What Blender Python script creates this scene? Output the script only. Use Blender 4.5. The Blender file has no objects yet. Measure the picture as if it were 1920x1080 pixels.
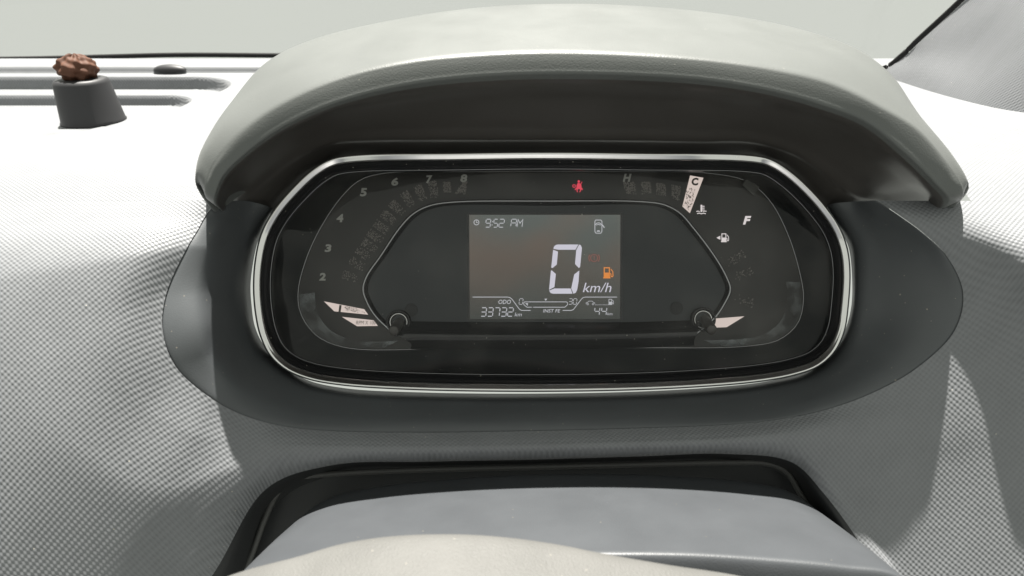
import bpy, bmesh, math, random
import numpy as np
from mathutils import Matrix, Vector
random.seed(7); np.random.seed(7)
SC = bpy.context.scene
COL = SC.collection
U = 0.0003            # one drawing unit = 0.3 mm
D = 1144.0            # camera distance from the chrome ring, in units
PITCH = math.radians(29)
S_, C_ = math.sin(PITCH), math.cos(PITCH)
# cluster frame -> world : x right, y up the cluster face, z out of the face towards the driver
ROT = Matrix(((1, 0, 0, 0), (0, S_, -C_, 0), (0, C_, S_, 0), (0, 0, 0, 1)))

# ------------------------------------------------------------------ camera, sky, sun, exposure
cam = bpy.data.cameras.new('camera'); camo = bpy.data.objects.new('camera', cam); COL.objects.link(camo)
cam.sensor_width = 36; cam.lens = 36 * D / 1920
cam.clip_start = 0.01; cam.clip_end = 100
cam.dof.use_dof = True; cam.dof.focus_distance = (D + 70) * U; cam.dof.aperture_fstop = 13
camo.matrix_world = ROT @ Matrix.Translation((0, 0, D * U))
SC.camera = camo
EXPO = 2.3
GAIN = 2 ** EXPO
SC.view_settings.view_transform = 'Standard'; SC.view_settings.look = 'None'
SC.view_settings.exposure = EXPO; SC.view_settings.gamma = 1; SC.view_settings.use_curve_mapping = False
w = bpy.data.worlds.new('World'); SC.world = w; w.use_nodes = True
bg = w.node_tree.nodes['Background']
bg.inputs[0].default_value = (0.624, 0.645, 0.590, 1); bg.inputs[1].default_value = 1.0 / GAIN
SUN_E = math.radians(70.3); SUN_X = 0.015
sd = bpy.data.lights.new('sun', 'SUN'); so = bpy.data.objects.new('sun', sd); COL.objects.link(so)
sd.energy = 3.5; sd.angle = math.radians(0.6); sd.color = (1.0, 0.965, 0.90)
so.rotation_euler = Vector((SUN_X, -math.cos(SUN_E), -math.sin(SUN_E))).to_track_quat('-Z', 'Y').to_euler()
so.location = (0, 0.5, 1.5)

# ------------------------------------------------------------------ helpers
def P(px, py, z):
    k = (D - z) / D
    return np.array(((px - 960) * k, (540 - py) * k, z), float)
def W(x, f, h):       # right, forward, up (world axes, units, from the cluster centre) -> cluster frame
    return np.array((x, h * C_ + f * S_, h * S_ - f * C_), float)
def lin(c):           # sRGB 0-255 -> linear
    r = []
    for v in c:
        v /= 255.0
        r.append(v / 12.92 if v <= 0.04045 else ((v + 0.055) / 1.055) ** 2.4)
    return tuple(r)
def spline(pts, sub, closed=False):
    """centripetal Catmull-Rom through pts (n,...,3) along axis 0"""
    p = np.array(pts, float); n = len(p)
    if sub <= 1: return p
    if closed: q = np.concatenate([p[-1:], p, p[:2]])
    else: q = np.concatenate([2 * p[:1] - p[1:2], p, 2 * p[-1:] - p[-2:-1]])
    segs = n if closed else n - 1
    out = []
    for i in range(segs):
        a, b, c, d = q[i], q[i + 1], q[i + 2], q[i + 3]
        def dt(u, v): return np.maximum(np.sqrt(np.linalg.norm(v - u, axis=-1, keepdims=True)), 1e-3)
        t0 = 0; t1 = dt(a, b); t2 = t1 + dt(b, c); t3 = t2 + dt(c, d)
        for k in range(sub):
            t = t1 + (t2 - t1) * k / sub
            A1 = (t1 - t) / (t1 - t0) * a + (t - t0) / (t1 - t0) * b
            A2 = (t2 - t) / (t2 - t1) * b + (t - t1) / (t2 - t1) * c
            A3 = (t3 - t) / (t3 - t2) * c + (t - t2) / (t3 - t2) * d
            B1 = (t2 - t) / (t2 - t0) * A1 + (t - t0) / (t2 - t0) * A2
            B2 = (t3 - t) / (t3 - t1) * A2 + (t - t1) / (t3 - t1) * A3
            out.append((t2 - t) / (t2 - t1) * B1 + (t - t1) / (t2 - t1) * B2)
    if not closed: out.append(p[-1])
    return np.array(out)

def mkobj(name, verts, faces, mat, parent=None, smooth=True, uv=None, face_cam=True):
    me = bpy.data.meshes.new(name)
    v = np.array(verts, float)
    me.from_pydata((v * U).tolist(), [], faces)
    bm = bmesh.new(); bm.from_mesh(me)
    bmesh.ops.remove_doubles(bm, verts=bm.verts, dist=1e-7) if uv is None else None
    bmesh.ops.recalc_face_normals(bm, faces=bm.faces)
    if face_cam:
        cpos = Vector((0, 0, D * U)); s = 0
        for f in bm.faces: s += f.normal.dot((cpos - f.calc_center_median()).normalized()) * f.calc_area()
        if s < 0: bmesh.ops.reverse_faces(bm, faces=bm.faces)
    if uv is not None:
        lay = bm.loops.layers.uv.new('UVMap'); bm.verts.ensure_lookup_table()
        for f in bm.faces:
            for l in f.loops: l[lay].uv = uv[l.vert.index]
    for f in bm.faces: f.smooth = smooth
    bm.to_mesh(me); bm.free()
    if mat: me.materials.append(mat)
    o = bpy.data.objects.new(name, me); COL.objects.link(o)
    place(o, parent)
    return o
def place(o, parent):
    if parent is None: o.matrix_world = ROT
    else:
        o.parent = parent
        if 'base' in parent.keys():
            b = parent['base']; o.location = (-b[0], -b[1], -b[2])
def thing(name, label, cat, base):
    o = bpy.data.objects.new(name, None); COL.objects.link(o)
    b = np.array(base) * U
    o.empty_display_size = 0.01
    o.matrix_world = ROT @ Matrix.Translation(b.tolist())
    o['base'] = b.tolist(); o['label'] = label; o['category'] = cat
    return o
def grid_faces(r, n, closed=False):
    fs = []
    for i in range(r - 1):
        for j in range(n if closed else n - 1):
            j2 = (j + 1) % n
            fs.append((i * n + j, i * n + j2, (i + 1) * n + j2, (i + 1) * n + j))
    return fs
def grain_uv(v): return [(p[0], p[1] * 0.85 - p[2] * 0.9) for p in v]
def loft(name, rows, mat, parent, su=8, sv=6, closed=False, uv=False, smooth=True):
    """rows: list of key lists in cluster coordinates; su along the keys, sv across the rows"""
    r = np.array([spline(x, su, closed) for x in rows])
    g = spline(r, sv)
    n = g.shape[1]; v = g.reshape(-1, 3)
    return mkobj(name, v, grid_faces(len(g), n, closed), mat, parent, smooth, grain_uv(v) if uv else None)
def poly(name, pts, z, mat, parent, depth=0.0):
    """flat polygon from pixel outline at depth z; thickness towards the viewer"""
    v = [P(x, y, z) for x, y in pts]; n = len(v)
    if depth == 0: return mkobj(name, v, [tuple(range(n))], mat, parent, False)
    v2 = [a + np.array((0, 0, depth)) for a in v]
    fs = [tuple(range(n, 2 * n)), tuple(range(n - 1, -1, -1))] + [(i, (i + 1) % n, n + (i + 1) % n, n + i) for i in range(n)]
    return mkobj(name, v + v2, fs, mat, parent, False)
def tube(name, pts, rad, mat, parent, closed=False, sub=6, seg=8):
    c = spline(pts, sub, closed); n = len(c); vs = []; 
    for i in range(n):
        a = c[(i - 1) % n] if (closed or i > 0) else c[i]
        b = c[(i + 1) % n] if (closed or i < n - 1) else c[i]
        t = (b - a) / np.linalg.norm(b - a)
        up = np.array((0, 0, 1.0)) if abs(t[2]) < .9 else np.array((1.0, 0, 0))
        s = np.cross(t, up); s /= np.linalg.norm(s); q = np.cross(s, t)
        for k in range(seg):
            an = 2 * math.pi * k / seg
            vs.append(c[i] + rad * (math.cos(an) * s + math.sin(an) * q))
    fs = []
    for i in range(n if closed else n - 1):
        i2 = (i + 1) % n
        for k in range(seg):
            k2 = (k + 1) % seg
            fs.append((i * seg + k, i * seg + k2, i2 * seg + k2, i2 * seg + k))
    if not closed: fs += [tuple(range(seg)), tuple(range((n - 1) * seg, n * seg))]
    return mkobj(name, vs, fs, mat, parent)
def lathe(name, prof, centre, axis, mat, parent, seg=32):
    """prof: (radius, distance along axis)"""
    ax = np.array(axis, float); ax /= np.linalg.norm(ax)
    s = np.cross(ax, (0, 1, 0.3)); s /= np.linalg.norm(s); q = np.cross(s, ax)
    vs = []; fs = []
    for r, d in prof:
        for k in range(seg):
            an = 2 * math.pi * k / seg
            vs.append(np.array(centre) + ax * d + r * (math.cos(an) * s + math.sin(an) * q))
    fs = grid_faces(len(prof), seg, True)
    if prof[-1][0] > 0.01: fs.append(tuple(range((len(prof) - 1) * seg, len(prof) * seg)))
    return mkobj(name, vs, fs, mat, parent, face_cam=False)

# ------------------------------------------------------------------ materials
def newmat(name):
    m = bpy.data.materials.new(name); m.use_nodes = True
    nt = m.node_tree
    return m, nt, nt.nodes['Principled BSDF']
def N(nt, typ, **kw):
    n = nt.nodes.new(typ)
    for k, v in kw.items():
        if hasattr(n, k): setattr(n, k, v)
        else: n.inputs[k].default_value = v
    return n
def math_(nt, op, a, b=None):
    n = nt.nodes.new('ShaderNodeMath'); n.operation = op
    for i, x in enumerate((a, b)):
        if x is None: continue
        if isinstance(x, (int, float)): n.inputs[i].default_value = x
        else: nt.links.new(x, n.inputs[i])
    return n.outputs[0]
def mixc(nt, fac, a, b):
    n = nt.nodes.new('ShaderNodeMix'); n.data_type = 'RGBA'
    for s, x in ((0, fac), (6, a), (7, b)):
        if isinstance(x, (int, float)): n.inputs[s].default_value = x
        elif isinstance(x, tuple): n.inputs[s].default_value = (*x, 1)
        else: nt.links.new(x, n.inputs[s])
    return n.outputs[2]
def dust(nt, vec, scale, size, keep):
    """scattered specks: 1 on a speck"""
    v = N(nt, 'ShaderNodeTexVoronoi'); v.inputs['Scale'].default_value = scale
    nt.links.new(vec, v.inputs['Vector'])
    sep = N(nt, 'ShaderNodeSeparateColor'); nt.links.new(v.outputs['Color'], sep.inputs[0])
    a = math_(nt, 'LESS_THAN', v.outputs['Distance'], size)
    return math_(nt, 'MULTIPLY', a, math_(nt, 'LESS_THAN', sep.outputs[0], keep))
def plastic(name, col, rough=0.5, spec=0.5, specks=0.0, speck_col=(0.35, 0.33, 0.28), smear=0.0, fine=0.0, sheen=0.0):
    m, nt, b = newmat(name)
    tc = N(nt, 'ShaderNodeTexCoord')
    vec = tc.outputs['Object']
    c = tuple(col)
    n1 = N(nt, 'ShaderNodeTexNoise'); n1.inputs['Scale'].default_value = 35; n1.inputs['Detail'].default_value = 6
    nt.links.new(vec, n1.inputs['Vector'])
    base = mixc(nt, n1.outputs['Fac'], tuple(x * (1 - smear) for x in c), tuple(x * (1 + smear) for x in c))
    if specks:
        d1 = dust(nt, vec, 260, 0.075, specks); d2 = dust(nt, vec, 110, 0.05, specks * 0.7)
        base = mixc(nt, math_(nt, 'MAXIMUM', d1, d2), base, speck_col)
    nt.links.new(base, b.inputs['Base Color'])
    mr = N(nt, 'ShaderNodeMapRange'); nt.links.new(n1.outputs['Fac'], mr.inputs[0])
    mr.inputs[3].default_value = rough - 0.06; mr.inputs[4].default_value = rough + 0.08
    nt.links.new(mr.outputs[0], b.inputs['Roughness'])
    b.inputs['Specular IOR Level'].default_value = spec
    if sheen:
        b.inputs['Sheen Weight'].default_value = sheen; b.inputs['Sheen Roughness'].default_value = 0.4
    if fine:
        n2 = N(nt, 'ShaderNodeTexNoise'); n2.inputs['Scale'].default_value = 1400; n2.inputs['Detail'].default_value = 2
        nt.links.new(vec, n2.inputs['Vector'])
        bp = N(nt, 'ShaderNodeBump'); bp.inputs['Strength'].default_value = fine; bp.inputs['Distance'].default_value = 0.0003
        nt.links.new(n2.outputs['Fac'], bp.inputs['Height']); nt.links.new(bp.outputs[0], b.inputs['Normal'])
    return m
def grain(name, col, pu=13.0, pv=14.0, strength=1.0, sheen=0.15):
    """moulded diamond grain following the surface's own coordinates (in units)"""
    m, nt, b = newmat(name)
    tc = N(nt, 'ShaderNodeTexCoord'); sx = N(nt, 'ShaderNodeSeparateXYZ'); nt.links.new(tc.outputs['UV'], sx.inputs[0])
    nz = N(nt, 'ShaderNodeTexNoise'); nz.inputs['Scale'].default_value = 0.02; nz.inputs['Detail'].default_value = 3
    nt.links.new(tc.outputs['UV'], nz.inputs['Vector'])
    wz = N(nt, 'ShaderNodeTexNoise'); wz.inputs['Scale'].default_value = 0.09; wz.inputs['Detail'].default_value = 4
    nt.links.new(tc.outputs['UV'], wz.inputs['Vector'])
    uu = math_(nt, 'ADD', sx.outputs[0], math_(nt, 'MULTIPLY', sx.outputs[1], 0.12))
    uu = math_(nt, 'ADD', uu, math_(nt, 'MULTIPLY', wz.outputs['Fac'], 1.5))
    cu = math_(nt, 'COSINE', math_(nt, 'MULTIPLY', uu, 2 * math.pi / pu))
    cv = math_(nt, 'COSINE', math_(nt, 'MULTIPLY', sx.outputs[1], 2 * math.pi / pv))
    h = math_(nt, 'ADD', math_(nt, 'MULTIPLY', math_(nt, 'MULTIPLY', cu, cv), 0.5), 0.5)
    h = math_(nt, 'MULTIPLY', math_(nt, 'POWER', h, 0.8), math_(nt, 'ADD', math_(nt, 'MULTIPLY', wz.outputs['Fac'], 0.9), 0.5))
    bp = N(nt, 'ShaderNodeBump'); bp.inputs['Strength'].default_value = strength; bp.inputs['Distance'].default_value = 0.85 * U
    nt.links.new(h, bp.inputs['Height']); nt.links.new(bp.outputs[0], b.inputs['Normal'])
    lo = tuple(x * 0.82 for x in col); hi = tuple(x * 1.08 for x in col)
    c1 = mixc(nt, h, lo, hi)
    dirt = N(nt, 'ShaderNodeMapRange'); nt.links.new(nz.outputs['Fac'], dirt.inputs[0])
    dirt.inputs[1].default_value = 0.3; dirt.inputs[2].default_value = 0.8; dirt.inputs[3].default_value = 0.0; dirt.inputs[4].default_value = 0.35
    c2 = mixc(nt, dirt.outputs[0], c1, tuple(x * 1.25 for x in col))
    sp = dust(nt, tc.outputs['Object'], 150, 0.05, 0.15)
    c3 = mixc(nt, sp, c2, (0.4, 0.38, 0.33))
    nt.links.new(c3, b.inputs['Base Color'])
    b.inputs['Roughness'].default_value = 0.5
    b.inputs['Sheen Weight'].default_value = sheen; b.inputs['Sheen Roughness'].default_value = 0.45
    return m
def glow(name, srgb, k=1.0):
    m, nt, b = newmat(name)
    c = lin(srgb)
    b.inputs['Base Color'].default_value = (0.02, 0.02, 0.02, 1)
    b.inputs['Emission Color'].default_value = (*c, 1); b.inputs['Emission Strength'].default_value = k / GAIN
    b.inputs['Roughness'].default_value = 0.4
    return m
def glass(name, ior, tint=(1, 1, 1), rough=0.0, scratch=False):
    m, nt, b = newmat(name); nt.nodes.remove(b)
    out = nt.nodes['Material Output']
    t = N(nt, 'ShaderNodeBsdfTransparent'); t.inputs[0].default_value = (*tint, 1)
    g = N(nt, 'ShaderNodeBsdfAnisotropic' if False else 'ShaderNodeBsdfGlossy'); g.inputs['Roughness'].default_value = rough
    fr = N(nt, 'ShaderNodeFresnel'); fr.inputs[0].default_value = ior
    mx = N(nt, 'ShaderNodeMixShader')
    fac = fr.outputs[0]
    if ior < 1.1: fac = N(nt, 'ShaderNodeValue').outputs[0]; fac.default_value = 0.015
    nt.links.new(fac, mx.inputs[0]); nt.links.new(t.outputs[0], mx.inputs[1]); nt.links.new(g.outputs[0], mx.inputs[2])
    last = mx.outputs[0]
    if scratch:     # dust grains and hairline scratches lying on the lens
        tc = N(nt, 'ShaderNodeTexCoord'); vec = tc.outputs['Object']
        d = N(nt, 'ShaderNodeBsdfDiffuse'); d.inputs[0].default_value = (0.5, 0.48, 0.45, 1)
        sp = dust(nt, vec, 240, 0.05, 0.10)
        mp = N(nt, 'ShaderNodeMapping'); mp.inputs['Scale'].default_value = (30, 420, 30); mp.inputs['Rotation'].default_value = (0, 0, 0.5)
        nt.links.new(vec, mp.inputs['Vector'])
        hz = N(nt, 'ShaderNodeTexNoise'); hz.inputs['Scale'].default_value = 28; hz.inputs['Detail'].default_value = 5
        nt.links.new(vec, hz.inputs['Vector'])
        film = N(nt, 'ShaderNodeMapRange'); nt.links.new(hz.outputs['Fac'], film.inputs[0])
        film.inputs[1].default_value = 0.48; film.inputs[2].default_value = 0.8; film.inputs[3].default_value = 0.003; film.inputs[4].default_value = 0.08
        f2 = math_(nt, 'MAXIMUM', math_(nt, 'MULTIPLY', sp, 0.5), film.outputs[0])
        m2 = N(nt, 'ShaderNodeMixShader')
        nt.links.new(f2, m2.inputs[0]); nt.links.new(last, m2.inputs[1]); nt.links.new(d.outputs[0], m2.inputs[2])
        last = m2.outputs[0]
    nt.links.new(last, out.inputs[0])
    return m
def metal(name, col, rough):
    m, nt, b = newmat(name)
    b.inputs['Base Color'].default_value = (*col, 1); b.inputs['Metallic'].default_value = 1; b.inputs['Roughness'].default_value = rough
    tc = N(nt, 'ShaderNodeTexCoord')
    sp = dust(nt, tc.outputs['Object'], 300, 0.05, 0.12)
    nz = N(nt, 'ShaderNodeTexNoise'); nz.inputs['Scale'].default_value = 90; nt.links.new(tc.outputs['Object'], nz.inputs['Vector'])
    r = math_(nt, 'ADD', math_(nt, 'MULTIPLY', nz.outputs['Fac'], 0.08), rough - 0.03)
    nt.links.new(math_(nt, 'MAXIMUM', r, math_(nt, 'MULTIPLY', sp, 0.8)), b.inputs['Roughness'])
    return m

M_GRAIN = grain('grained_plastic', (0.172, 0.178, 0.187), 9.6, 8.8, 0.9)
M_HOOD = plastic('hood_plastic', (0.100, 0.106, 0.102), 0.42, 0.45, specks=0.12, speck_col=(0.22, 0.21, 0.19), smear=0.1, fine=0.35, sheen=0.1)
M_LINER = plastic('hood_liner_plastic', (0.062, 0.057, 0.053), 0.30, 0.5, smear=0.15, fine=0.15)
M_SURR = plastic('smooth_plastic', (0.082, 0.088, 0.093), 0.42, 0.5, specks=0.35, speck_col=(0.24, 0.22, 0.19), smear=0.18, fine=0.2)
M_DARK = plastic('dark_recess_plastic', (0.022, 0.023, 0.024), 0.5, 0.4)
M_TRIM = plastic('opening_trim_plastic', (0.06, 0.06, 0.058), 0.5, 0.4)
M_CHROME = metal('chrome', (0.82, 0.81, 0.80), 0.09)
M_GLOSS = plastic('black_gloss', (0.012, 0.012, 0.013), 0.14, 0.5, specks=0.35)
M_TUNNEL = plastic('black_mask_plastic', (0.018, 0.021, 0.023), 0.42, 0.4, specks=0.15)
M_FACE = plastic('gauge_face_film', (0.036, 0.034, 0.032), 0.4, 0.4, smear=0.1)
M_PANEL = plastic('display_mask', (0.026, 0.030, 0.033), 0.4, 0.4)
M_RIM = metal('dark_chrome', (0.30, 0.30, 0.31), 0.16)
M_LENS = glass('lens', 1.36, scratch=True)
M_WIND = glass('windscreen_glass', 1.02)
M_SEAL = plastic('black_rubber', (0.012, 0.012, 0.012), 0.7, 0.2)
M_COL = plastic('column_plastic', (0.053, 0.057, 0.062), 0.45, 0.5, specks=0.12, speck_col=(0.14, 0.13, 0.11), smear=0.15, fine=0.3)
M_HUB = plastic('steering_hub_plastic', (0.105, 0.104, 0.099), 0.6, 0.3, smear=0.3, fine=1.0, specks=0.5, speck_col=(0.18, 0.17, 0.15))
M_PRINT = plastic('grey_print', (0.5, 0.5, 0.47), 0.6, 0.2)
M_DIM = plastic('dim_print', (0.33, 0.305, 0.285), 0.6, 0.2)
M_SEG = glow('lit_gauge_bar', (205, 190, 182))
M_SEGTXT = plastic('dark_print', (0.10, 0.09, 0.08), 0.6, 0.2)
M_WHITE = glow('lit_white_symbol', (214, 206, 205))
M_LCDW = glow('lcd_segment', (196, 194, 206))
M_LCDT = glow('lcd_thin_segment', (180, 181, 186))
M_ORANGE = glow('lcd_orange', (214, 128, 48))
M_RED = glow('red_lamp', (214, 62, 82))
M_DIMRED = glow('dim_red_lamp', (130, 66, 54))
M_BROWN = plastic('brown_seed', (0.085, 0.036, 0.02), 0.7, 0.3, smear=0.4)
M_BASE = plastic('ornament_base_plastic', (0.03, 0.03, 0.032), 0.5, 0.4)

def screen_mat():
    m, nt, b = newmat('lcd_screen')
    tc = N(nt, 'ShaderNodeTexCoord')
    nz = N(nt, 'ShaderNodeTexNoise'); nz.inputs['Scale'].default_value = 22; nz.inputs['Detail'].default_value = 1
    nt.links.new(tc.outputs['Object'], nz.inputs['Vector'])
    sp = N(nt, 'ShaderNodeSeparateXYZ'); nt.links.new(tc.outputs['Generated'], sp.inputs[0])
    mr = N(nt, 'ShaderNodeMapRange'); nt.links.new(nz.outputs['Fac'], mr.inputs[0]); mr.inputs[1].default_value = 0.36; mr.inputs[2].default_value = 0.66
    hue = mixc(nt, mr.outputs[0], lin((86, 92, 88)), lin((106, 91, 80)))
    c = mixc(nt, math_(nt, 'POWER', sp.outputs[1], 0.8), lin((46, 50, 47)), hue)  # lighter top and warm blotches put the cabin's reflection into the emission
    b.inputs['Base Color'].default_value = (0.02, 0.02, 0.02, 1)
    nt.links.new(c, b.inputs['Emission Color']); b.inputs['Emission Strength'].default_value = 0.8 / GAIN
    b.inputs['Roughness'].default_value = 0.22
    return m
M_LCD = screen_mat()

# ================================================================== DASHBOARD
dash = thing('dashboard', 'dark grey grained car dashboard with arched hood over the instrument cluster', 'dashboard', W(0, 0, -420))
# --- instrument hood : silhouette C1, lip upper edge C2, lip lower edge C3, liner rear edge C4 (pixel x, pixel y, depth)
C1 = [(396,370,56),(366,340,183),(371,300,183),(395,250,160),(435,193,95),(500,120,20),(590,77,-60),(720,45,-95),(880,20,-100),(1050,11,-100),(1220,17,-100),(1380,35,-95),(1510,63,-75),(1600,95,-40),(1665,142,20),(1722,226,90),(1785,300,145),(1815,350,155),(1788,372,56)]
C2 = [(408,384,72),(384,360,194),(397,316,206),(432,268,214),(490,218,220),(570,173,225),(665,138,226),(780,114,227),(910,102,228),(1040,98,229),(1200,103,228),(1330,113,227),(1450,130,226),(1560,157,218),(1650,200,207),(1722,245,194),(1782,318,179),(1806,362,167),(1778,386,72)]
C3 = [(416,396,79),(402,371,188),(417,330,205),(462,285,213),(520,243,219),(600,203,224),(690,174,225),(795,153,226),(915,141,227),(1040,137,228),(1195,140,227),(1325,149,226),(1440,168,225),(1540,195,217),(1625,228,206),(1696,284,193),(1752,340,178),(1778,372,161),(1762,398,79)]
C4 = [(452,400,-20),(452,377,10),(470,362,5),(505,332,0),(555,295,-5),(620,268,-10),(700,262,-10),(800,261,-10),(915,261,-10),(1040,261,-10),(1190,262,-10),(1310,264,-10),(1415,266,-10),(1490,288,-8),(1540,318,-5),(1585,352,0),(1625,372,5),(1655,377,10),(1655,400,-20)]
C5 = [(515,402,-70),(520,392,-70),(528,380,-70),(548,358,-70),(580,328,-70),(640,298,-70),(710,290,-70),(800,288,-70),(915,287,-70),(1040,286,-70),(1190,287,-70),(1310,289,-70),(1405,292,-70),(1460,310,-70),(1500,342,-70),(1525,370,-70),(1545,390,-70),(1552,398,-70),(1556,406,-70)]
c1, c2, c3, c4, c5 = [[P(*a) for a in c] for c in (C1, C2, C3, C4, C5)]
c0 = []; c00 = []
for a in c1:
    k = max(0.0, min(1.0, (a[1] - 180) / 300))
    b = a + np.array((0, -20 - 10 * (1 - k), -60 - 190 * k)); c0.append(b)
    f = b[1] * S_ - b[2] * C_; c00.append(W(b[0], f + 40 + 60 * k, 165))
def mixr(a, b, t, dy=0, dz=0): return [x * (1 - t) + y * t + np.array((0, dy, dz)) for x, y in zip(a, b)]
def lipround(a, b, t): return mixr(a, b, t)
hood = loft('instrument_hood', [c00, c0, c1, mixr(c1, c2, .45, 12, 4), mixr(c1, c2, .93, 4, 1), c2, mixr(c2, c3, .25, 0, 1.5), mixr(c2, c3, .8, 0, 1), c3, mixr(c3, c4, .06, -1, -2)], M_HOOD, dash, 8, 6)
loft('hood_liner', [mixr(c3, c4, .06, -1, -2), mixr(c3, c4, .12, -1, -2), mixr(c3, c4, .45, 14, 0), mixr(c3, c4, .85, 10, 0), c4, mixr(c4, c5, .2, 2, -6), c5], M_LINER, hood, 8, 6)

# --- grained panel round the binnacle: B1 inner edge .. O rolled edge .. U2 inside the column opening
G = [ # B1              M1              M2              O               U1              U2
 [(408,374,100),(300,376.7,97.7),(100,376.7,97.7),(-260,376.7,97.7),(-300,380,60),(-320,380,0)],
 [(385,405,108),(280,408,0),(80,410,0),(-260,412,0),(-300,430,80),(-320,440,0)],
 [(370,432,122),(265,438,0),(70,448,0),(-260,470,0),(-300,480,90),(-320,490,0)],
 [(352,462,135),(250,480,0),(60,510,0),(-260,570,0),(-300,580,100),(-320,590,0)],
 [(312,550,154),(220,595,0),(50,650,0),(-260,740,0),(-300,760,120),(-320,780,0)],
 [(305,620,164),(225,690,0),(90,790,0),(-260,960,0),(-300,1000,120),(-300,1040,0)],
 [(330,688,162),(270,770,184),(180,880,0),(-120,1180,0),(-60,1260,120),(0,1300,0)],
 [(398,748,138),(365,815,156),(305,922,182),(140,1200,192),(280,1230,120),(380,1240,20)],
 [(460,780,100),(445,825,116),(425,882,126),(340,1062,158),(405,1100,95),(455,1110,20)],
 [(530,799,76),(530,828,95),(525,848,100),(497,885,95),(502,925,66),(518,945,0)],
 [(620,808,62),(620,832,85),(620,846,90),(618,861,84),(622,875,50),(630,890,0)],
 [(800,811,55),(800,833,78),(800,846,83),(800,857,77),(800,867,45),(800,882,0)],
 [(1000,808,52),(1000,830,76),(1000,842,81),(1000,853,75),(1000,863,44),(1000,878,0)],
 [(1200,803,54),(1200,824,78),(1200,836,83),(1200,847,77),(1200,857,45),(1200,872,0)],
 [(1350,797,60),(1355,818,85),(1358,829,90),(1362,841,85),(1362,853,50),(1360,868,0)],
 [(1450,788,68),(1462,808,95),(1475,824,102),(1492,846,100),(1480,872,60),(1468,890,0)],
 [(1550,768,74),(1575,792,95),(1590,820,100),(1565,905,90),(1535,930,75),(1505,945,0)],
 [(1640,735,80),(1690,775,90),(1710,850,86),(1660,1030,70),(1615,1045,95),(1575,1060,10)],
 [(1722,688,88),(1795,745,92),(1825,850,86),(1780,1200,70),(1720,1230,110),(1660,1240,20)],
 [(1790,620,96),(1880,680,108),(1975,790,122),(2120,1150,120),(2100,1260,120),(2000,1300,0)],
 [(1806,550,106),(1890,575,140),(1985,630,162),(2220,800,188),(2260,850,120),(2280,850,0)],
 [(1775,480,112),(1865,492,140),(1965,520,0),(2220,590,0),(2260,600,100),(2280,610,0)],
 [(1730,436,110),(1830,445,134),(1955,456,0),(2220,480,0),(2260,490,90),(2280,500,0)],
 [(1685,403,106),(1805,408,0),(1950,410,0),(2220,412,0),(2260,430,80),(2280,440,0)],
 [(1645,376,100),(1790,376.7,97.7),(1950,376.7,97.7),(2220,376.7,97.7),(2260,380,60),(2280,380,0)]]
BASE = spline([(378,97,0),(390,115,0),(405,131,0),(440,152,0),(500,168,0),(600,180,0),(700,188,0),(800,194,0),(900,198,0),(1000,199,0),(1200,186,0)], 8)[:, :2]
def base_z(px, py):
    sh = min(40, 0.15 * max(0, 340 - px)) if px < 960 else min(40, 0.15 * max(0, px - 1720))
    if py < 395: sh *= max(0, (py - 378) / 17)
    return float(np.interp(py - sh, *np.array(BASE).T)) + 0.8 * sh
G = [[(x, y, base_z(x, y)) if (z == 0 and k in (1, 2, 3)) else (x, y, z) for k, (x, y, z) in enumerate(g)] for g in G]
def smooth_keys(z, sig):      # gaussian along the last axis, ends kept
    n = z.shape[-1]; w_ = int(3 * sig); k = np.exp(-0.5 * (np.arange(-w_, w_ + 1) / sig) ** 2); k /= k.sum()
    a = 2 * z[..., :1] - z[..., 1:w_ + 1][..., ::-1]; b = 2 * z[..., -1:] - z[..., -w_ - 1:-1][..., ::-1]
    q = np.concatenate([a, z, b], -1)
    return np.stack([np.convolve(row, k, 'valid') for row in q.reshape(-1, q.shape[-1])]).reshape(z.shape)
def loft_px(name, rows, mat, parent, su, sv, sig, sigv, uv=False):
    """loft whose depth is smoothed along and across the rows, pixel outlines kept"""
    g = spline(np.array([spline(x, su) for x in rows]), sv)
    k = D / (D - g[..., 2]); px = g[..., 0] * k; py = g[..., 1] * k; z = smooth_keys(g[..., 2], sig)
    if sigv: z = smooth_keys(np.ascontiguousarray(z.T), sigv).T
    k = (D - z) / D; v = np.stack([px * k, py * k, z], -1)
    n = v.shape[1]; v = v.reshape(-1, 3)
    return mkobj(name, v, grid_faces(len(g), n), mat, parent, True, grain_uv(v) if uv else None)
cols = [[P(*g[i]) for g in G] for i in range(6)]
KN = mixr(cols[3], cols[4], .75, 0, 4)
loft_px('grained_panel', cols[:4] + [mixr(cols[3], cols[4], .35, 0, 5), KN], M_GRAIN, dash, 10, 10, 9, 3, uv=True)
loft_px('column_opening_wall', [KN, cols[4], cols[5]], M_DARK, dash, 10, 6, 9, 0)
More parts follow.
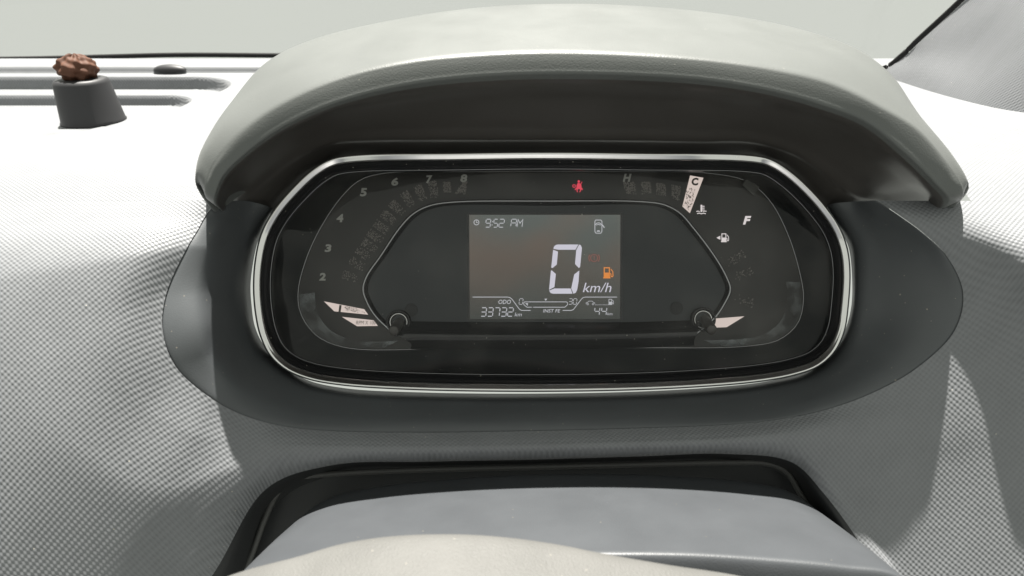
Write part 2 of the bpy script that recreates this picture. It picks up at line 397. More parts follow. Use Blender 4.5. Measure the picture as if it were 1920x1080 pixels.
# --- smooth surround between grained panel and chrome ring
S = [[(408,374,100),(430,376,62),(470,378,0),(505,388,-30),(512,395,-70)],
 [(385,405,108),(412,407,100),(455,410,25),(487,416,-30),(498,422,-70)],
 [(370,432,122),(402,434,106),(447,432,30),(478,435,-30),(490,440,-70)],
 [(352,462,135),(392,462,110),(442,456,34),(470,455,-30),(482,458,-70)],
 [(312,550,154),(372,547,135),(430,536,40),(455,530,-25),(470,530,-70)],
 [(305,620,164),(375,610,151),(432,586,42),(458,578,-25),(472,575,-70)],
 [(330,688,162),(390,668,146),(440,634,42),(466,618,-25),(478,612,-70)],
 [(398,748,138),(434,715,106),(468,680,28),(483,658,-25),(495,648,-70)],
 [(460,780,100),(485,748,68),(508,712,12),(518,692,-25),(527,682,-70)],
 [(530,799,76),(545,772,50),(560,742,7),(568,722,-25),(575,712,-70)],
 [(620,808,62),(630,785,44),(640,758,6),(645,740,-25),(648,728,-70)],
 [(800,811,55),(800,790,42),(800,765,6),(800,748,-25),(800,736,-70)],
 [(1000,808,52),(1000,790,40),(1000,767,6),(1000,750,-25),(1000,738,-70)],
 [(1200,803,54),(1200,786,41),(1200,762,6),(1200,746,-25),(1200,734,-70)],
 [(1350,797,60),(1348,780,44),(1345,756,6),(1343,738,-25),(1340,726,-70)],
 [(1450,788,68),(1445,770,48),(1440,744,7),(1436,727,-25),(1432,716,-70)],
 [(1550,768,74),(1540,745,52),(1525,722,10),(1515,708,-25),(1508,698,-70)],
 [(1640,735,80),(1620,712,60),(1585,685,12),(1565,676,-25),(1555,668,-70)],
 [(1722,688,88),(1690,668,70),(1630,643,18),(1594,632,-25),(1582,625,-70)],
 [(1790,620,96),(1740,606,75),(1660,587,20),(1607,578,-25),(1596,575,-70)],
 [(1806,550,106),(1750,545,80),(1662,530,20),(1610,510,-25),(1597,508,-70)],
 [(1775,480,112),(1728,476,78),(1652,468,18),(1605,462,-30),(1591,464,-70)],
 [(1730,436,110),(1692,436,74),(1635,437,14),(1594,437,-30),(1581,441,-70)],
 [(1685,403,106),(1655,405,66),(1615,410,8),(1580,414,-30),(1568,420,-70)],
 [(1645,376,100),(1625,377,60),(1600,378,0),(1560,382,-30),(1548,390,-70)]]
s = [[P(*g[i]) for g in S] for i in range(5)]
loft_px('binnacle_surround', [mixr(s[0], s[1], -0.25, 0, -14), mixr(s[0], s[1], -0.03, 0, -2.5)] + s[1:], M_SURR, dash, 10, 7, 9, 0)
# --- column opening: trim bead and dark backing
tube('opening_trim', [P(*a) for a in [(430,1130,30),(470,1045,30),(500,965,30),(528,915,30),(560,896,30),(620,889,30),(800,881,30),(1000,876,30),(1200,871,30),(1380,867,30),(1440,869,30),(1474,884,30),(1500,925,30),(1540,990,30),(1600,1110,30)]], 5.5, M_TRIM, dash)
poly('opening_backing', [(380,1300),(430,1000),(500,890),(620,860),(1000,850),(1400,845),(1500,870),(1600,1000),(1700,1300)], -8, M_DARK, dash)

# --- dash top: height field with the demister ledge and the two-level tray
def sm(a, b, x): 
    t = np.clip((x - a) / (b - a), 0, 1); return t * t * (3 - 2 * t)
def tray(x, f, x1, f0, f1, rad, soft):
    x0 = -3200.0
    dx = np.maximum(np.maximum(x - (x1 - rad), (x0 + rad) - x), 0); dy = np.maximum(np.maximum(f - (f1 - rad), (f0 + rad) - f), 0)
    return 1 - sm(-soft, soft, np.hypot(dx, dy) - rad)
xs = np.concatenate([np.linspace(-2600, -1500, 40), np.linspace(-1480, -760, 170), np.linspace(-730, 900, 30), np.linspace(920, 2200, 50)])
fs_ = np.concatenate([np.linspace(-13, 400, 12), np.linspace(420, 1300, 210), np.linspace(1310, 1405, 12)])
vv = []
for f in fs_:
    for x in xs:
        h = 178 - 41 * tray(x, f, -895, 330, 1160, 210, 8) - 34 * tray(x, f, -1015, 620, 1060, 130, 7)
        h += 22 * sm(1212, 1228, f)
        h += 31 * (1 - (max(0, 150 - f) / 163) ** 2) * (1 - sm(250, 700, f))
        vv.append(W(x, f, h))
hx = np.array([p[0] for p in c00]); hf = np.array([p[1] * S_ - p[2] * C_ for p in c00])
def under_hood(q):      # the panel is cut away under the hood
    m = sum(vv[i] for i in q) / 4; f = m[1] * S_ - m[2] * C_
    return hx[0] + 14 < m[0] < hx[-1] - 14 and f < np.interp(m[0], hx, hf) - 12
mkobj('dash_top', vv, [q for q in grid_faces(len(fs_), len(xs)) if not under_hood(q)], M_GRAIN, dash, True, grain_uv(vv))
# light sensor bump on the ledge
ctr = W(-1188, 1222, 188)
vs = []; nr, na = 8, 28
for i in range(nr):
    t = i / (nr - 1) * math.pi / 2
    for k in range(na):
        a = 2 * math.pi * k / na
        vs.append(ctr + (W(58 * math.cos(t) * math.cos(a), 24 * math.cos(t) * math.sin(a), 20 * math.sin(t))))
mkobj('light_sensor', vs, grid_faces(nr, na, True), M_BASE, dash)

# ================================================================== INSTRUMENT CLUSTER
clus = thing('instrument_cluster', 'chrome-ringed digital instrument cluster showing 0 km/h under the hood', 'instrument cluster', P(1035, 735, -20))
RING = [(660,290),(618,298),(583,319),(545,355),(511,396),(488,440),(477,490),(474,540),(478,590),(487,630),(505,667),(535,694),(578,712),(640,723),(760,731),(960,735),(1160,733),(1300,727),(1420,717),(1488,705),(1535,688),(1566,660),(1584,622),(1592,570),(1595,510),(1590,466),(1575,425),(1550,388),(1516,350),(1481,319),(1447,298),(1410,290),(1200,286),(1030,284),(850,286)]
ring = spline([np.array((x, y, 0.0)) for x, y in RING], 8, True)
def resamp(c, n, centre=(1035, 510)):
    a = np.unwrap(np.arctan2(c[:, 1] - centre[1], c[:, 0] - centre[0]))
    if a[-1] < a[0]: c = c[::-1]; a = np.unwrap(np.arctan2(c[:, 1] - centre[1], c[:, 0] - centre[0]))
    # arc-length resample, started at the point straight left
    i0 = int(np.argmin(np.abs(np.angle(np.exp(1j * (a - math.pi))))))
    c = np.roll(c, -i0, axis=0)
    cc = np.vstack([c, c[:1]]); d = np.concatenate([[0], np.cumsum(np.linalg.norm(np.diff(cc, axis=0), axis=1))])
    t = np.linspace(0, d[-1], n, endpoint=False)
    return np.stack([np.interp(t, d, cc[:, k]) for k in range(3)], 1)
NR = 320
ring = resamp(ring, NR)
tan = np.roll(ring, -3, 0) - np.roll(ring, 3, 0); tan /= np.linalg.norm(tan, axis=1, keepdims=True)
nor = np.stack([-tan[:, 1], tan[:, 0], 0 * tan[:, 0]], 1)
if (nor * (np.array((1035, 510, 0)) - ring)).sum() < 0: nor = -nor
def off(d, z): return np.array([P(p[0], p[1], z) for p in ring + nor * d])
def ringloft(name, prof, mat, parent, sv=3):
    g = spline(np.array([off(d, z) for d, z in prof]), sv)
    return mkobj(name, g.reshape(-1, 3), grid_faces(len(g), NR, True), mat, parent)
ringloft('chrome_ring', [(1,-60),(0,-6),(.4,-2.5),(1.8,-.3),(3.2,.3),(5,-.6),(9,-3.6),(13.5,-7.2),(15,-11),(15.5,-17)], M_CHROME, clus)
ringloft('inner_bezel', [(15.3,-17),(17,-19),(22,-24),(30,-33),(32,-36)], M_GLOSS, clus)
ringloft('bezel_edge', [(31.5,-35),(32.3,-33.5),(33.5,-34.5),(34,-38)], M_RIM, clus)
T = [(720,325),(870,322),(1030,321),(1200,322),(1330,325),(1400,340),(1442,375),(1477,440),(1501,520),(1506,560),(1496,605),(1460,637),(1400,649),(1200,652),(1030,653),(850,653),(650,652),(595,630),(565,590),(559,550),(573,490),(600,430),(640,370),(675,338)]
tun = resamp(spline([np.array((x, y, 0.0)) for x, y in T], 10, True), NR)
tp = np.array([P(p[0], p[1], -112) for p in tun])
o34 = off(33.8, -38)
g = spline(np.array([o34, o34 * .97 + tp * .03 + np.array((0, 0, -3)), o34 * .55 + tp * .45 + np.array((0, 0, -6)), o34 * .08 + tp * .92, tp + np.array((0, 0, -2))]), 4)
mkobj('mask_tunnel', g.reshape(-1, 3), grid_faces(len(g), NR, True), M_TUNNEL, clus)
face = mkobj('gauge_face', tp, [tuple(range(NR))], M_FACE, clus, False)
tube('face_edge', [tp[i] + np.array((0, 0, 1.0)) for i in range(0, NR, 2)], 1.6, M_RIM, clus, True, 1, 6)
mh, nt, b = newmat('dusty_glint_plastic'); nt.nodes.remove(b)
tcn = N(nt, 'ShaderNodeTexCoord'); tb = N(nt, 'ShaderNodeBsdfTransparent'); db = N(nt, 'ShaderNodeBsdfDiffuse'); db.inputs[0].default_value = (0.42, 0.45, 0.46, 1)
hz = N(nt, 'ShaderNodeTexNoise'); hz.inputs['Scale'].default_value = 70; hz.inputs['Detail'].default_value = 5; nt.links.new(tcn.outputs['Object'], hz.inputs['Vector'])
hr = N(nt, 'ShaderNodeMapRange'); nt.links.new(hz.outputs['Fac'], hr.inputs[0]); hr.inputs[1].default_value = .42; hr.inputs[2].default_value = .75; hr.inputs[3].default_value = .02; hr.inputs[4].default_value = .75
mxs = N(nt, 'ShaderNodeMixShader'); nt.links.new(hr.outputs[0], mxs.inputs[0]); nt.links.new(tb.outputs[0], mxs.inputs[1]); nt.links.new(db.outputs[0], mxs.inputs[2]); nt.links.new(mxs.outputs[0], nt.nodes['Material Output'].inputs[0])
for pts in ([(560,552),(566,592),(594,630),(648,650),(720,652)], [(1504,530),(1505,562),(1495,605),(1460,636),(1400,648),(1345,650)]):  # curved light smear on the dusty lens edges, painted as whitish haze
    cxy = np.array((1035, 500)); inn = []
    for q in pts:
        q = np.array(q, float); dd = cxy - q; inn.append(q + dd / np.linalg.norm(dd) * 30)
    loft('glint_skirt', [[P(q[0], q[1], -104) for q in pts], [P((q[0] + w_[0]) / 2, (q[1] + w_[1]) / 2, -92) for q, w_ in zip(pts, inn)], [P(q[0], q[1], -88) for q in inn]], mh, clus, 8, 5)
# --- arch trim and display recess
A = [(745,630),(727,615),(703,591),(688,566),(681,543),(687,520),(714,480),(750,427),(775,401),(805,386),(850,379),(1030,377),(1200,378),(1245,384),(1275,400),(1300,428),(1339,480),(1362,520),(1369,543),(1357,571),(1343,592),(1322,612),(1305,626)]
tube('arch_trim', [P(x, y, -100) for x, y in A], 3.2, M_RIM, clus)
arch = spline([np.array((x, y, 0.0)) for x, y in A], 6)
cen = np.array((1027, 520, 0))
inner = arch + (cen - arch) / np.linalg.norm(cen - arch, axis=1, keepdims=True) * 9
r0 = np.array([P(p[0], p[1], -101) for p in arch]); r1 = np.array([P(p[0], p[1], -109.5) for p in inner])
mkobj('recess_wall', np.vstack([r0, r1]), grid_faces(2, len(arch)), M_GLOSS, clus)
panel = mkobj('display_panel', r1, [tuple(range(len(r1)))], M_PANEL, clus, False)
# lower ledge with its bright edge
lz = [[P(738,602,-108),P(900,604,-108),P(1035,604,-108),P(1180,604,-108),P(1312,600,-108)],
      [P(745,624,-84),P(900,626,-84),P(1035,626,-84),P(1180,624,-84),P(1308,620,-84)],
      [P(745,629,-82),P(900,631,-82),P(1035,631,-82),P(1180,629,-82),P(1308,624,-82)],
      [P(770,643,-88),P(900,644,-88),P(1035,643,-88),P(1180,641,-88),P(1302,637,-88)],
      [P(770,655,-110),P(900,656,-110),P(1035,655,-110),P(1180,653,-110),P(1302,649,-110)]]
loft('lower_ledge', lz, M_GLOSS, clus, 4, 3)
# --- trip knobs
for (sx, sy, ex, ey) in ((747, 604, 738, 621), (1319, 599, 1335, 619)):
    c = P(sx, sy, -100)
    so_ = lathe('knob_socket', [(25,-14),(25,2),(23.5,4),(21,3),(20,-2),(19,-10)], c, (0, 0, 1), M_GLOSS, clus)
    lathe('socket_rim', [(19,-10),(18.5,-2),(17.5,0),(15.5,-3),(14,-11),(0.0,-11)], c, (0, 0, 1), M_CHROME, so_)
    e = P(ex, ey, -52)
    ax = e - P(sx + 2, sy, -112); L = np.linalg.norm(ax)
    lathe('trip_knob', [(10.5,0),(10.5,L-3),(9.8,L-.8),(8.5,L),(0.0,L)], P(sx + 2, sy, -112), ax, M_LINER, clus)
for x, y in ((771, 581), (1268, 578)):  # dark discs stand in for the trip knobs' shade on the panel
    lathe('knob_shade_disc', [(13.5,0),(12.5,1.0),(11.5,0.6),(0.0,0.2)], P(x, y, -109.2), (0, 0, 1), M_DARK, clus)
# --- clear lens
o34 = off(34.5, -37); lc = P(1035, 512, -37)
g = []
for k in (1.0, .95, .9, .85, .8, .7, .6, .5, .4, .3, .2, .1, .03):
    q = lc + (o34 - lc) * k; q[:, 2] = -37 + 9 * (1 - k ** 2); g.append(q)
g = np.array(g)
mkobj('lens', g.reshape(-1, 3), grid_faces(len(g), NR, True) + [tuple(range((len(g) - 1) * NR, len(g) * NR))], M_LENS, clus)

# ------------------------------------------------------------------ print and symbols
def text(name, body, box, z, mat, parent, shear=0.0, bold=0.0):
    cu = bpy.data.curves.new(name, 'FONT'); cu.body = body; cu.shear = shear; cu.offset = bold; cu.resolution_u = 3
    to = bpy.data.objects.new(name, cu); COL.objects.link(to); bpy.context.view_layer.update()
    me = bpy.data.meshes.new_from_object(to.evaluated_get(bpy.context.evaluated_depsgraph_get()))
    v = np.array([q.co[:] for q in me.vertices]); fs = [tuple(p.vertices) for p in me.polygons]
    bpy.data.objects.remove(to); bpy.data.curves.remove(cu); bpy.data.meshes.remove(me)
    lo, hi = v.min(0), v.max(0); x0, y0, x1, y1 = box
    out = [P(x0 + (p[0] - lo[0]) / (hi[0] - lo[0]) * (x1 - x0), y1 - (p[1] - lo[1]) / (hi[1] - lo[1]) * (y1 - y0), z) for p in v]
    return mkobj(name, out, fs, mat, parent, False)
def polys(name, plist, z, mat, parent):
    v = []; fs = []
    for q in plist:
        fs.append(tuple(range(len(v), len(v) + len(q)))); v += [P(x, y, z) for x, y in q]
    return mkobj(name, v, fs, mat, parent, False)
def strokeq(pts, wd, closed=False):
    """polyline -> list of quads of width wd, mitred"""
    p = [np.array(a, float) for a in pts]; n = len(p); L = []; R = []
    for i in range(n):
        a = p[i - 1] if (i > 0 or closed) else None; b = p[(i + 1) % n] if (i < n - 1 or closed) else None
        d1 = (p[i] - a) / np.linalg.norm(p[i] - a) if a is not None else None
        d2 = (b - p[i]) / np.linalg.norm(b - p[i]) if b is not None else None
        d1 = d2 if d1 is None else d1; d2 = d1 if d2 is None else d2
        t = d1 + d2; t = t / max(np.linalg.norm(t), 1e-6); m = np.array((-t[1], t[0]))
        k = wd / 2 / max(0.5, abs(m.dot(np.array((-d1[1], d1[0])))))
        L.append(p[i] + m * k); R.append(p[i] - m * k)
    return [[L[i], L[(i + 1) % n], R[(i + 1) % n], R[i]] for i in range(n if closed else n - 1)]
def circ(x, y, r, n=18, a0=0, a1=360, sy=1.0):
    full = abs(a1 - a0) >= 360
    return [(x + r * math.cos(math.radians(a0 + (a1 - a0) * k / (n if full else n - 1))), y + r * sy * math.sin(math.radians(a0 + (a1 - a0) * k / (n if full else n - 1)))) for k in range(n)]
SEGS = {'0': 'abcdef', '1': 'bc', '2': 'abged', '3': 'abgcd', '4': 'fgbc', '5': 'afgcd', '7': 'abc', '9': 'abcdfg', 'A': 'abcefg'}
def seven(ch, box, wd, slant=0.12):
    x0, y0, x1, y1 = box; h = y1 - y0; ym = (y0 + y1) / 2; g = wd * .62
    def sk(x, y): return (x + (y1 - y) * slant, y)
    xr = x1 - slant * h
    E = {'a': ((x0 + g, y0), (xr - g, y0)), 'd': ((x0 + g, y1), (xr - g, y1)), 'g': ((x0 + g, ym), (xr - g, ym)),
         'f': ((x0, y0 + g), (x0, ym - g)), 'e': ((x0, ym + g), (x0, y1 - g)), 'b': ((xr, y0 + g), (xr, ym - g)), 'c': ((xr, ym + g), (xr, y1 - g))}
    out = []
    for k in SEGS[ch]:
        a, b = E[k]; out += strokeq([sk(*a), sk(*b)], wd)
    return out
ZS = -105.0
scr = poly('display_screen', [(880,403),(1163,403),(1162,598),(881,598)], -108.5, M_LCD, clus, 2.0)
poly('screen_border', [(876,400),(1167,400),(1166,601),(877,601)], -109.2, M_GLOSS, clus, 1.2)
def z3(l): return [[(860 + x / 4.5, 380 + y / 4.5) for x, y in q] for q in l]
big = z3([[(800,390),(802,376),(812,362),(832,353),(1010,353),(985,397),(842,397)],
     [(797,397),(838,413),(828,522),(790,553),(781,546)],
     [(1017,353),(1031,360),(1040,382),(1025,540),(1015,552),(982,518),(992,400)],
     [(785,570),(820,602),(808,712),(763,735),(778,575)],
     [(763,742),(808,724),(945,724),(960,768),(797,768),(776,762)],
     [(1018,572),(1012,665),(1000,735),(988,760),(968,768),(950,722),(975,605)]])
polys('speed_digit', big, ZS, M_LCDW, scr)
text('unit_text', 'km/h', (1092.8, 530, 1146.5, 548), ZS, M_LCDW, scr, 0.25)
# clock row
polys('clock_icon', strokeq(circ(893.3, 417, 4.7), 1.3, True) + strokeq([(893.3, 413.6), (893.3, 417.3), (896.2, 417.3)], 1.0), ZS, M_LCDT, scr)
for ch, b in (('9', (910,411,920.5,426)), ('5', (924.8,411,934,426)), ('2', (935,411,946,426)), ('A', (957.5,411,969,425))):
    polys('clock_digit', seven(ch, b, 1.5), ZS, M_LCDT, scr)
polys('clock_colon', [circ(923.6, 415.6, 1.0, 8), circ(922.6, 421.8, 1.0, 8)], ZS, M_LCDT, scr)
polys('clock_digit', strokeq([(969.5,425),(971.5,411.5),(975,418.5),(980.5,411.5),(978.8,425)], 1.5), ZS, M_LCDT, scr)
# open door icon
polys('door_open_icon', strokeq([(1117,412.6),(1126.5,412.6),(1128.6,415),(1128.6,434),(1126.5,437.2),(1117.5,437.2),(1115.4,434),(1115.4,415)], 1.4, True)
      + strokeq([(1116.5,421.5),(1118.6,418.6),(1122,417.8),(1125.4,418.6),(1127.5,421.5)], 1.5) + strokeq([(1118,422.3),(1122,420.6),(1126,422.3)], 1.2)
      + [[(1118.5,434.4),(1120,431.9),(1124,431.9),(1125.5,434.4)]] + strokeq([(1129.2,421.5),(1133.4,427)], 2.0), ZS, M_LCDT, scr)
# brake warning
polys('brake_warning_icon', strokeq(circ(1114, 483.7, 6.6, 20), 1.3, True) + strokeq(circ(1114, 483.7, 9.9, 8, 140, 220), 1.4) + strokeq(circ(1114, 483.7, 9.9, 8, -40, 40), 1.4)
      + [[(1113.3,479.5),(1114.7,479.5),(1114.5,485),(1113.5,485)], circ(1114, 487, .8, 8)], ZS, M_DIMRED, scr)
def pump(x0, y0, sx, sy):
    q = lambda l: [(x0 + a * sx, y0 + b * sy) for a, b in l]
    w_ = .075 * sx
    return strokeq(q([(.10,.96),(.10,.05),(.58,.05),(.58,.96)]), w_ * 1.4) + [q([(.08,.48),(.60,.48),(.60,.92),(.08,.92)]), q([(0,.9),(.68,.9),(.68,1),(0,1)])] \
        + strokeq(q([(.60,.56),(.72,.58),(.74,.82),(.84,.86),(.92,.78),(.90,.40),(.72,.16)]), w_ * 1.1)
polys('low_fuel_icon', pump(1131, 501, 20, 21), ZS, M_ORANGE, scr)
# lower frame
polys('screen_frame_line', strokeq([(886,557),(952,557),(956,557.8),(960,561),(974,580),(978,582),(995,582)], 1.3)
      + strokeq([(1055,582),(1071,582),(1075,580.5),(1090,561),(1093,558.2),(1097,557),(1157,557)], 1.3), ZS, M_LCDT, scr)
polys('economy_bar', strokeq([(997,576),(988,576),(982.3,571.5),(982,568),(983.5,566),(1062,566),(1064,567.5),(1064,571.5),(1059,576),(999.5,576)], 1.2)
      + [[(1020.6,560),(1026,560),(1023.3,564.4)], [(984.6,568.3),(990,568.6),(989.5,573.5)]], ZS, M_LCDT, scr)
text('odometer_caption', 'ODO', (934.6,562,958,570), ZS, M_LCDT, scr, 0.2, 0.012)
for i, ch in enumerate('33732'):
    polys('odometer_digit', seven(ch, (901 + i * 12.6, 577, 912.6 + i * 12.6, 593), 1.7), ZS, M_LCDT, scr)
text('unit_text', 'km', (965,586,978.5,593), ZS, M_LCDT, scr, 0.2)
polys('economy_scale_digit', seven('0', (973,560,981,570.6), 1.1), ZS, M_LCDT, scr)
for i, ch in enumerate('30'): polys('economy_scale_digit', seven(ch, (1066 + i * 8.4, 560, 1073.6 + i * 8.4, 570.6), 1.1), ZS, M_LCDT, scr)
text('economy_caption', 'INST FE', (1018.5,579.6,1050.5,586), ZS, M_LCDT, scr, 0.15, 0.01)
for i in range(2): polys('range_digit', seven('4', (1114 + i * 13, 576.5, 1125 + i * 13, 591), 1.6), ZS, M_LCDT, scr)
text('unit_text', 'km', (1138.5,585.6,1148.5,591), ZS, M_LCDT, scr, 0.2)
polys('range_car_icon', strokeq([(1099,570),(1099,567.5),(1102,566.6),(1104,564.6),(1110,564.6),(1113,567),(1115.2,568),(1115.2,570)], .9) + strokeq(circ(1102,570.2,1.5,10), .8, True) + strokeq(circ(1111.8,570.2,1.5,10), .8, True)
      + [[(1116 + k * 2.4, 571), (1117.4 + k * 2.4, 571), (1117.4 + k * 2.4, 572), (1116 + k * 2.4, 572)] for k in range(11)], ZS, M_LCDT, scr)
polys('range_pump_icon', pump(1140.6, 560.6, 10.6, 11), ZS, M_LCDT, scr)

# --- gauge print on the face
ZF = -110.5
for ch, b in (('8', (863,326.7,876.3,341.7)), ('7', (798.7,328.7,810.8,344)), ('6', (733.7,333,746.7,348.3)), ('5', (674.7,352.5,688,368.3)), ('4', (630.8,401.3,644,416.7)), ('3', (608.5,458,621.5,472.6)), ('2', (598.3,511.6,610.7,526))):
    text('gauge_numeral', ch, b, ZF, M_PRINT, face, 0.12, 0.045)
text('gauge_letter', 'H', (1167.6,325.7,1184.3,341), ZF, M_PRINT, face, 0.25, 0.045)
polys('lit_gauge_bar', [[(1294,329),(1319,333.3),(1293.5,399.7),(1279.4,387)]], ZF, M_SEG, face)
text('gauge_letter', 'C', (1296.7,333.3,1309.8,347.8), ZF + .6, M_SEGTXT, face, 0.1, 0.05)
text('gauge_letter', 'F', (1393,405,1408.6,421), ZF, M_WHITE, face, 0.25, 0.045)
polys('lit_gauge_bar', [[(607.4,565),(683,579.8),(690.3,590),(626.8,583.7)]], ZF, M_SEG, face)
polys('lit_gauge_bar', [[(641,594),(700.7,600.5),(708.5,611),(669.6,611.7)]], ZF, M_SEG, face)
polys('lit_gauge_bar', [[(1338,597.5),(1396,593),(1362.6,613.5),(1338,614.3)]], ZF, M_SEG, face)
text('gauge_numeral', '1', (634.5,572,640.5,585.5), ZF + .6, M_SEGTXT, face, 0.1, 0.04)
text('gauge_caption', 'RPM X 100', (667.5,601.3,704.6,608.6), ZF + .6, M_SEGTXT, face, 0.2)
def speckle(a, b, c, d, n, dens, tri):
    """small triangles in the quad a-b (outer edge), c-d (inner edge); denser to the inner edge"""
    out = []; a, b, c, d = map(lambda q: np.array(q, float), (a, b, c, d))
    for k in range(n):
        u = random.random(); v = 1 - random.random() ** dens * 1.0
        v = max(0, min(1, v)); p = (a * (1 - u) + b * u) * (1 - v) + (d * (1 - u) + c * u) * v
        r = tri * random.uniform(.6, 1.15); th = random.choice((0, math.pi)) + random.uniform(-.2, .2)
        out.append([(p[0] + r * math.cos(th + q), p[1] + r * math.sin(th + q)) for q in (0, 2.1, 4.2)])
    return out
polys('bar_pattern', speckle((1288,352),(1305,355),(1294,397),(1281,387), 75, .75, 1.5), ZF + .6, M_SEGTXT, face)
polys('bar_pattern', speckle((645,574),(650,584),(686,588),(681,580), 40, .75, 1.4), ZF + .6, M_SEGTXT, face)
for q in (((1168,341),(1190,341),(1193,364),(1173,364)), ((1202,341),(1220,341),(1221,364),(1204,364)), ((1230,343),(1248,345),(1248,369),(1231,366)), ((1259,346),(1277,350),(1273,378),(1260,371)),
          ((845,341),(830,341),(832,363),(846,363))[::1], ((868,341),(876,341),(872,365),(852,364))):
    polys('dim_gauge_bar', speckle(*q, 170, .75, 1.35), ZF, M_DIM, face)
ar = arch[:, :2]
da = np.concatenate([[0], np.cumsum(np.linalg.norm(np.diff(ar, axis=0), axis=1))])
def arc_at(pt): return da[int(np.argmin(np.linalg.norm(ar - np.array(pt), axis=1)))]
def bars(p0, p1, n, amt, outl):
    s0, s1 = arc_at(p0), arc_at(p1)
    for k in range(n):
        sc = s0 + (s1 - s0) * k / (n - 1); q = []
        for ds in (-8, 8):
            i = np.interp(sc + ds, da, ar[:, 0]), np.interp(sc + ds, da, ar[:, 1]); q.append(np.array(i))
        t = q[1] - q[0]; t /= np.linalg.norm(t); nn = np.array((t[1], -t[0]))
        if nn.dot(q[0] - cen[:2]) < 0: nn = -nn
        f = k / (n - 1)
        polys('dim_gauge_bar', speckle(q[0] + nn * outl, q[1] + nn * outl, q[1] + nn * 13, q[0] + nn * 13, int(amt[0] + (amt[1] - amt[0]) * f), .66, 1.25), ZF, M_DIM, face)
bars((684, 530), (815, 383), 11, (60, 150), 44)
bars((1350, 498), (1366, 552), 3, (60, 30), 50)
# temperature, fuel and seat-belt symbols
polys('temperature_icon', [[(1313.6,384),(1316.6,384),(1316.6,397.5),(1313.6,397.5)]] + [[(1316.6,y),(1321,y),(1321,y+1.5),(1316.6,y+1.5)] for y in (386,389.5,393)]
      + strokeq([(1305.5,396.8),(1308.5,395.6),(1312,397)], 1.4) + strokeq([(1318,397),(1321,395.8),(1324.8,396)], 1.4) + strokeq([(1307,400.6),(1311,399.5),(1315,401),(1319,399.6),(1323.5,400.8)], 1.5), ZF, M_WHITE, face)
polys('fuel_icon', [[(1343.3,445.7),(1350.6,442),(1350.6,449.8)]] + pump(1352, 437.6, 15.5, 16.4), ZF, M_WHITE, face)
def z8(l): return [(1020 + x / 13.5, 310 + y / 13.5) for x, y in l]
polys('seatbelt_icon', [circ(1085.2, 340.2, 2.4, 12), z8([(850,450),(910,450),(945,500),(950,560),(985,600),(975,625),(900,600),(830,605),(790,625),(775,610),(830,550),(820,520)])]
      + strokeq(circ(1076.4, 348.8, 2.6, 12), 1.4, True) + strokeq(z8([(965,415),(935,470),(860,560),(780,620)]), 1.2) + strokeq(z8([(850,600),(835,640),(850,680)]), 1.6) + strokeq(z8([(920,600),(925,640),(900,680)]), 1.6), ZF, M_RED, face)
# small grey plate at the upper right of the mask
poly('grey_plate', [(1391,347),(1400,335),(1413,337),(1425,348),(1412,367)], -104, plastic('grey_plate_plastic', (0.09, 0.09, 0.085), 0.25, 0.5), clus, 3)

# ================================================================== STEERING COLUMN COVER AND WHEEL
colm = thing('steering_column_cover', 'smooth grey steering column cover below the cluster, crossed by the hood shadow', 'column cover', P(1040, 1150, 150))
K0 = [(548,1010),(572,965),(625,932),(715,912),(850,898),(1000,890),(1150,889),(1300,895),(1400,904),(1475,920),(1535,962),(1565,1010)]
K3 = [(395,1190),(440,1090),(560,1052),(700,1046),(850,1042),(1000,1040),(1150,1038),(1300,1040),(1430,1048),(1580,1062),(1690,1082),(1760,1180)]
k0 = [P(x, y, 45) for x, y in K0]; k3 = [P(x, y, 345) for x, y in K3]
kf = [a + np.array((0, -6, 3)) for a in k3]; kg = [a + np.array((0, -40, 2)) for a in k3]; kb = [a + np.array((0, -40, -8)) for a in k0]
loft('upper_shroud', [kb, mixr(k0, kb, .1), k0, mixr(k0, k3, .1, 2), mixr(k0, k3, .5, 5), mixr(k0, k3, .95, 2), k3, kf, kg], M_COL, colm, 8, 6)
wheel = thing('steering_wheel', 'pale grained steering wheel hub in the near foreground, out of focus', 'steering wheel', P(800, 1200, 480))
H0 = [(300,1140),(430,1080),(560,1044),(640,1021),(730,1007),(850,1003),(950,1009),(1050,1023),(1130,1039),(1250,1060),(1400,1084),(1560,1130)]
h0 = [P(x, y, 470) for x, y in H0]
hub = loft('hub_cover', [[a + np.array((0, -70, -50)) for a in h0], [a + np.array((0, -14, -22)) for a in h0], h0, [a + np.array((0, -10, 30)) for a in h0], [a + np.array((0, -45, 90)) for a in h0], [a + np.array((0, -170, 170)) for a in h0]], M_HUB, wheel, 8, 6)

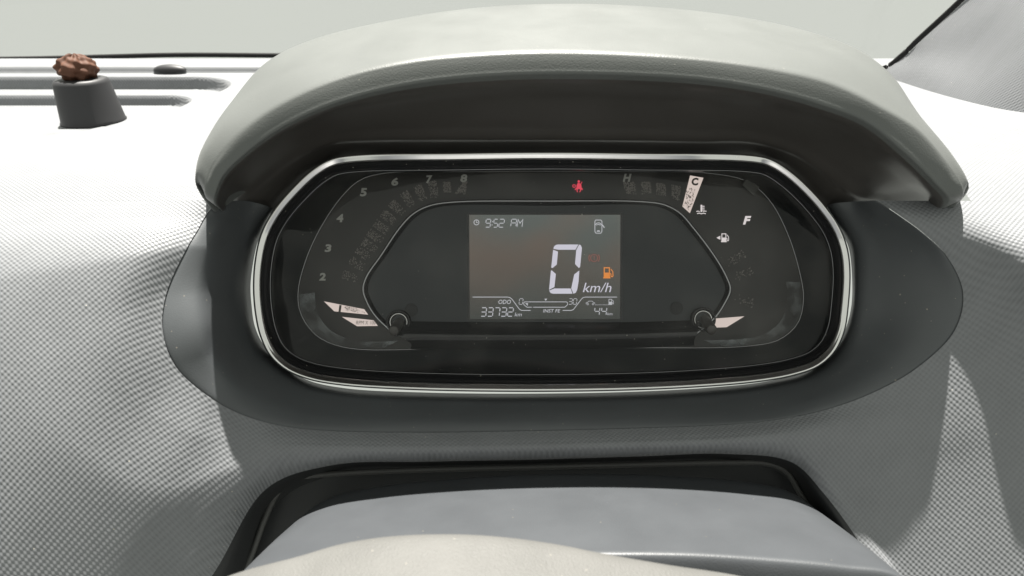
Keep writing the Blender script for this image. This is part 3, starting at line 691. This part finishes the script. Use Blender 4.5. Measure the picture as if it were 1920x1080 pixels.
# ================================================================== WINDSCREEN, PILLAR, ORNAMENT
wind = thing('windscreen', 'clear windscreen with black rubber seal beyond the dashboard', 'windscreen', P(700, 104, -1300))
SL = [(-300,116,-1140),(-100,112,-1140),(100,109,-1140),(203,106,-1140),(330,103,-1140),(520,104,-1140),(900,108,-1140),(1300,118,-1100),(1560,140,-1020),(1655,129,-950),(1690,105,-880),(1720,76,-820),(1800,2,-700),(1900,-100,-560),(2000,-220,-420)]
sl = [P(*a) for a in SL]
tube('seal', sl, 9, M_SEAL, wind, seg=8)
top = [a + W(0, -900, 900) + np.array((0, 0, 0)) for a in sl[:9]] + [P(1700,-700,-300), P(1760,-720,-290), P(1820,-740,-280), P(1900,-760,-270), P(2000,-790,-260), P(2100,-820,-250)]
loft('glass', [sl, mixr(sl, top, .5), top], M_WIND, wind, 4, 4)
pil = thing('pillar_trim', 'pale grained windscreen pillar trim at the right end of the dashboard', 'pillar trim', P(1760, 230, -400))
e0 = [P(1630,150,-990), P(1660,131,-930), P(1694,108,-865), P(1724,80,-805), P(1804,6,-690), P(1906,-94,-550), P(2010,-216,-410)]
e1 = [P(1650,175,-930), P(1685,160,-850), P(1730,135,-760), P(1780,100,-690), P(1880,20,-560), P(2010,-70,-430), P(2130,-190,-300)]
e2 = [P(1660,260,-850), P(1720,245,-720), P(1800,210,-600), P(1870,170,-520), P(1980,100,-420), P(2120,10,-320), P(2240,-110,-200)]
e3 = [P(1680,330,-700), P(1780,330,-560), P(1900,310,-450), P(2000,290,-380), P(2120,250,-300), P(2260,150,-220), P(2380,0,-120)]
loft('pillar_skin', [e0, e1, e2, e3], M_GRAIN, pil, 6, 8, uv=True)
orn = thing('dashboard_ornament', 'small ornament with brown knobbly seed on a black base in the dash tray', 'ornament', W(-1258, 850, 103))
upw = W(0, 0, 1)
ob = W(-1258, 850, 103)
lathe('ornament_base', [(0.0,0),(86,0),(87,3),(84,8),(72,112),(68,121),(60,124),(0.0,124)], ob, upw, M_BASE, orn)
vs = []; nr, na = 36, 64
for i in range(nr + 1):
    t = math.pi * i / nr
    for k in range(na):
        a = 2 * math.pi * k / na
        r = 1 + .11 * math.sin(5 * a + 3 * t) * math.sin(6 * t) + .06 * math.sin(9 * a - 4 * t)
        vs.append(ob + W(50 * r * math.sin(t) * math.cos(a), 50 * r * math.sin(t) * math.sin(a), 152 - 36 * r * math.cos(t)))
mkobj('seed', vs, grid_faces(nr + 1, na, True), M_BROWN, orn, face_cam=False)
for o in list(bpy.data.objects):
    if 'base' in o.keys(): del o['base']
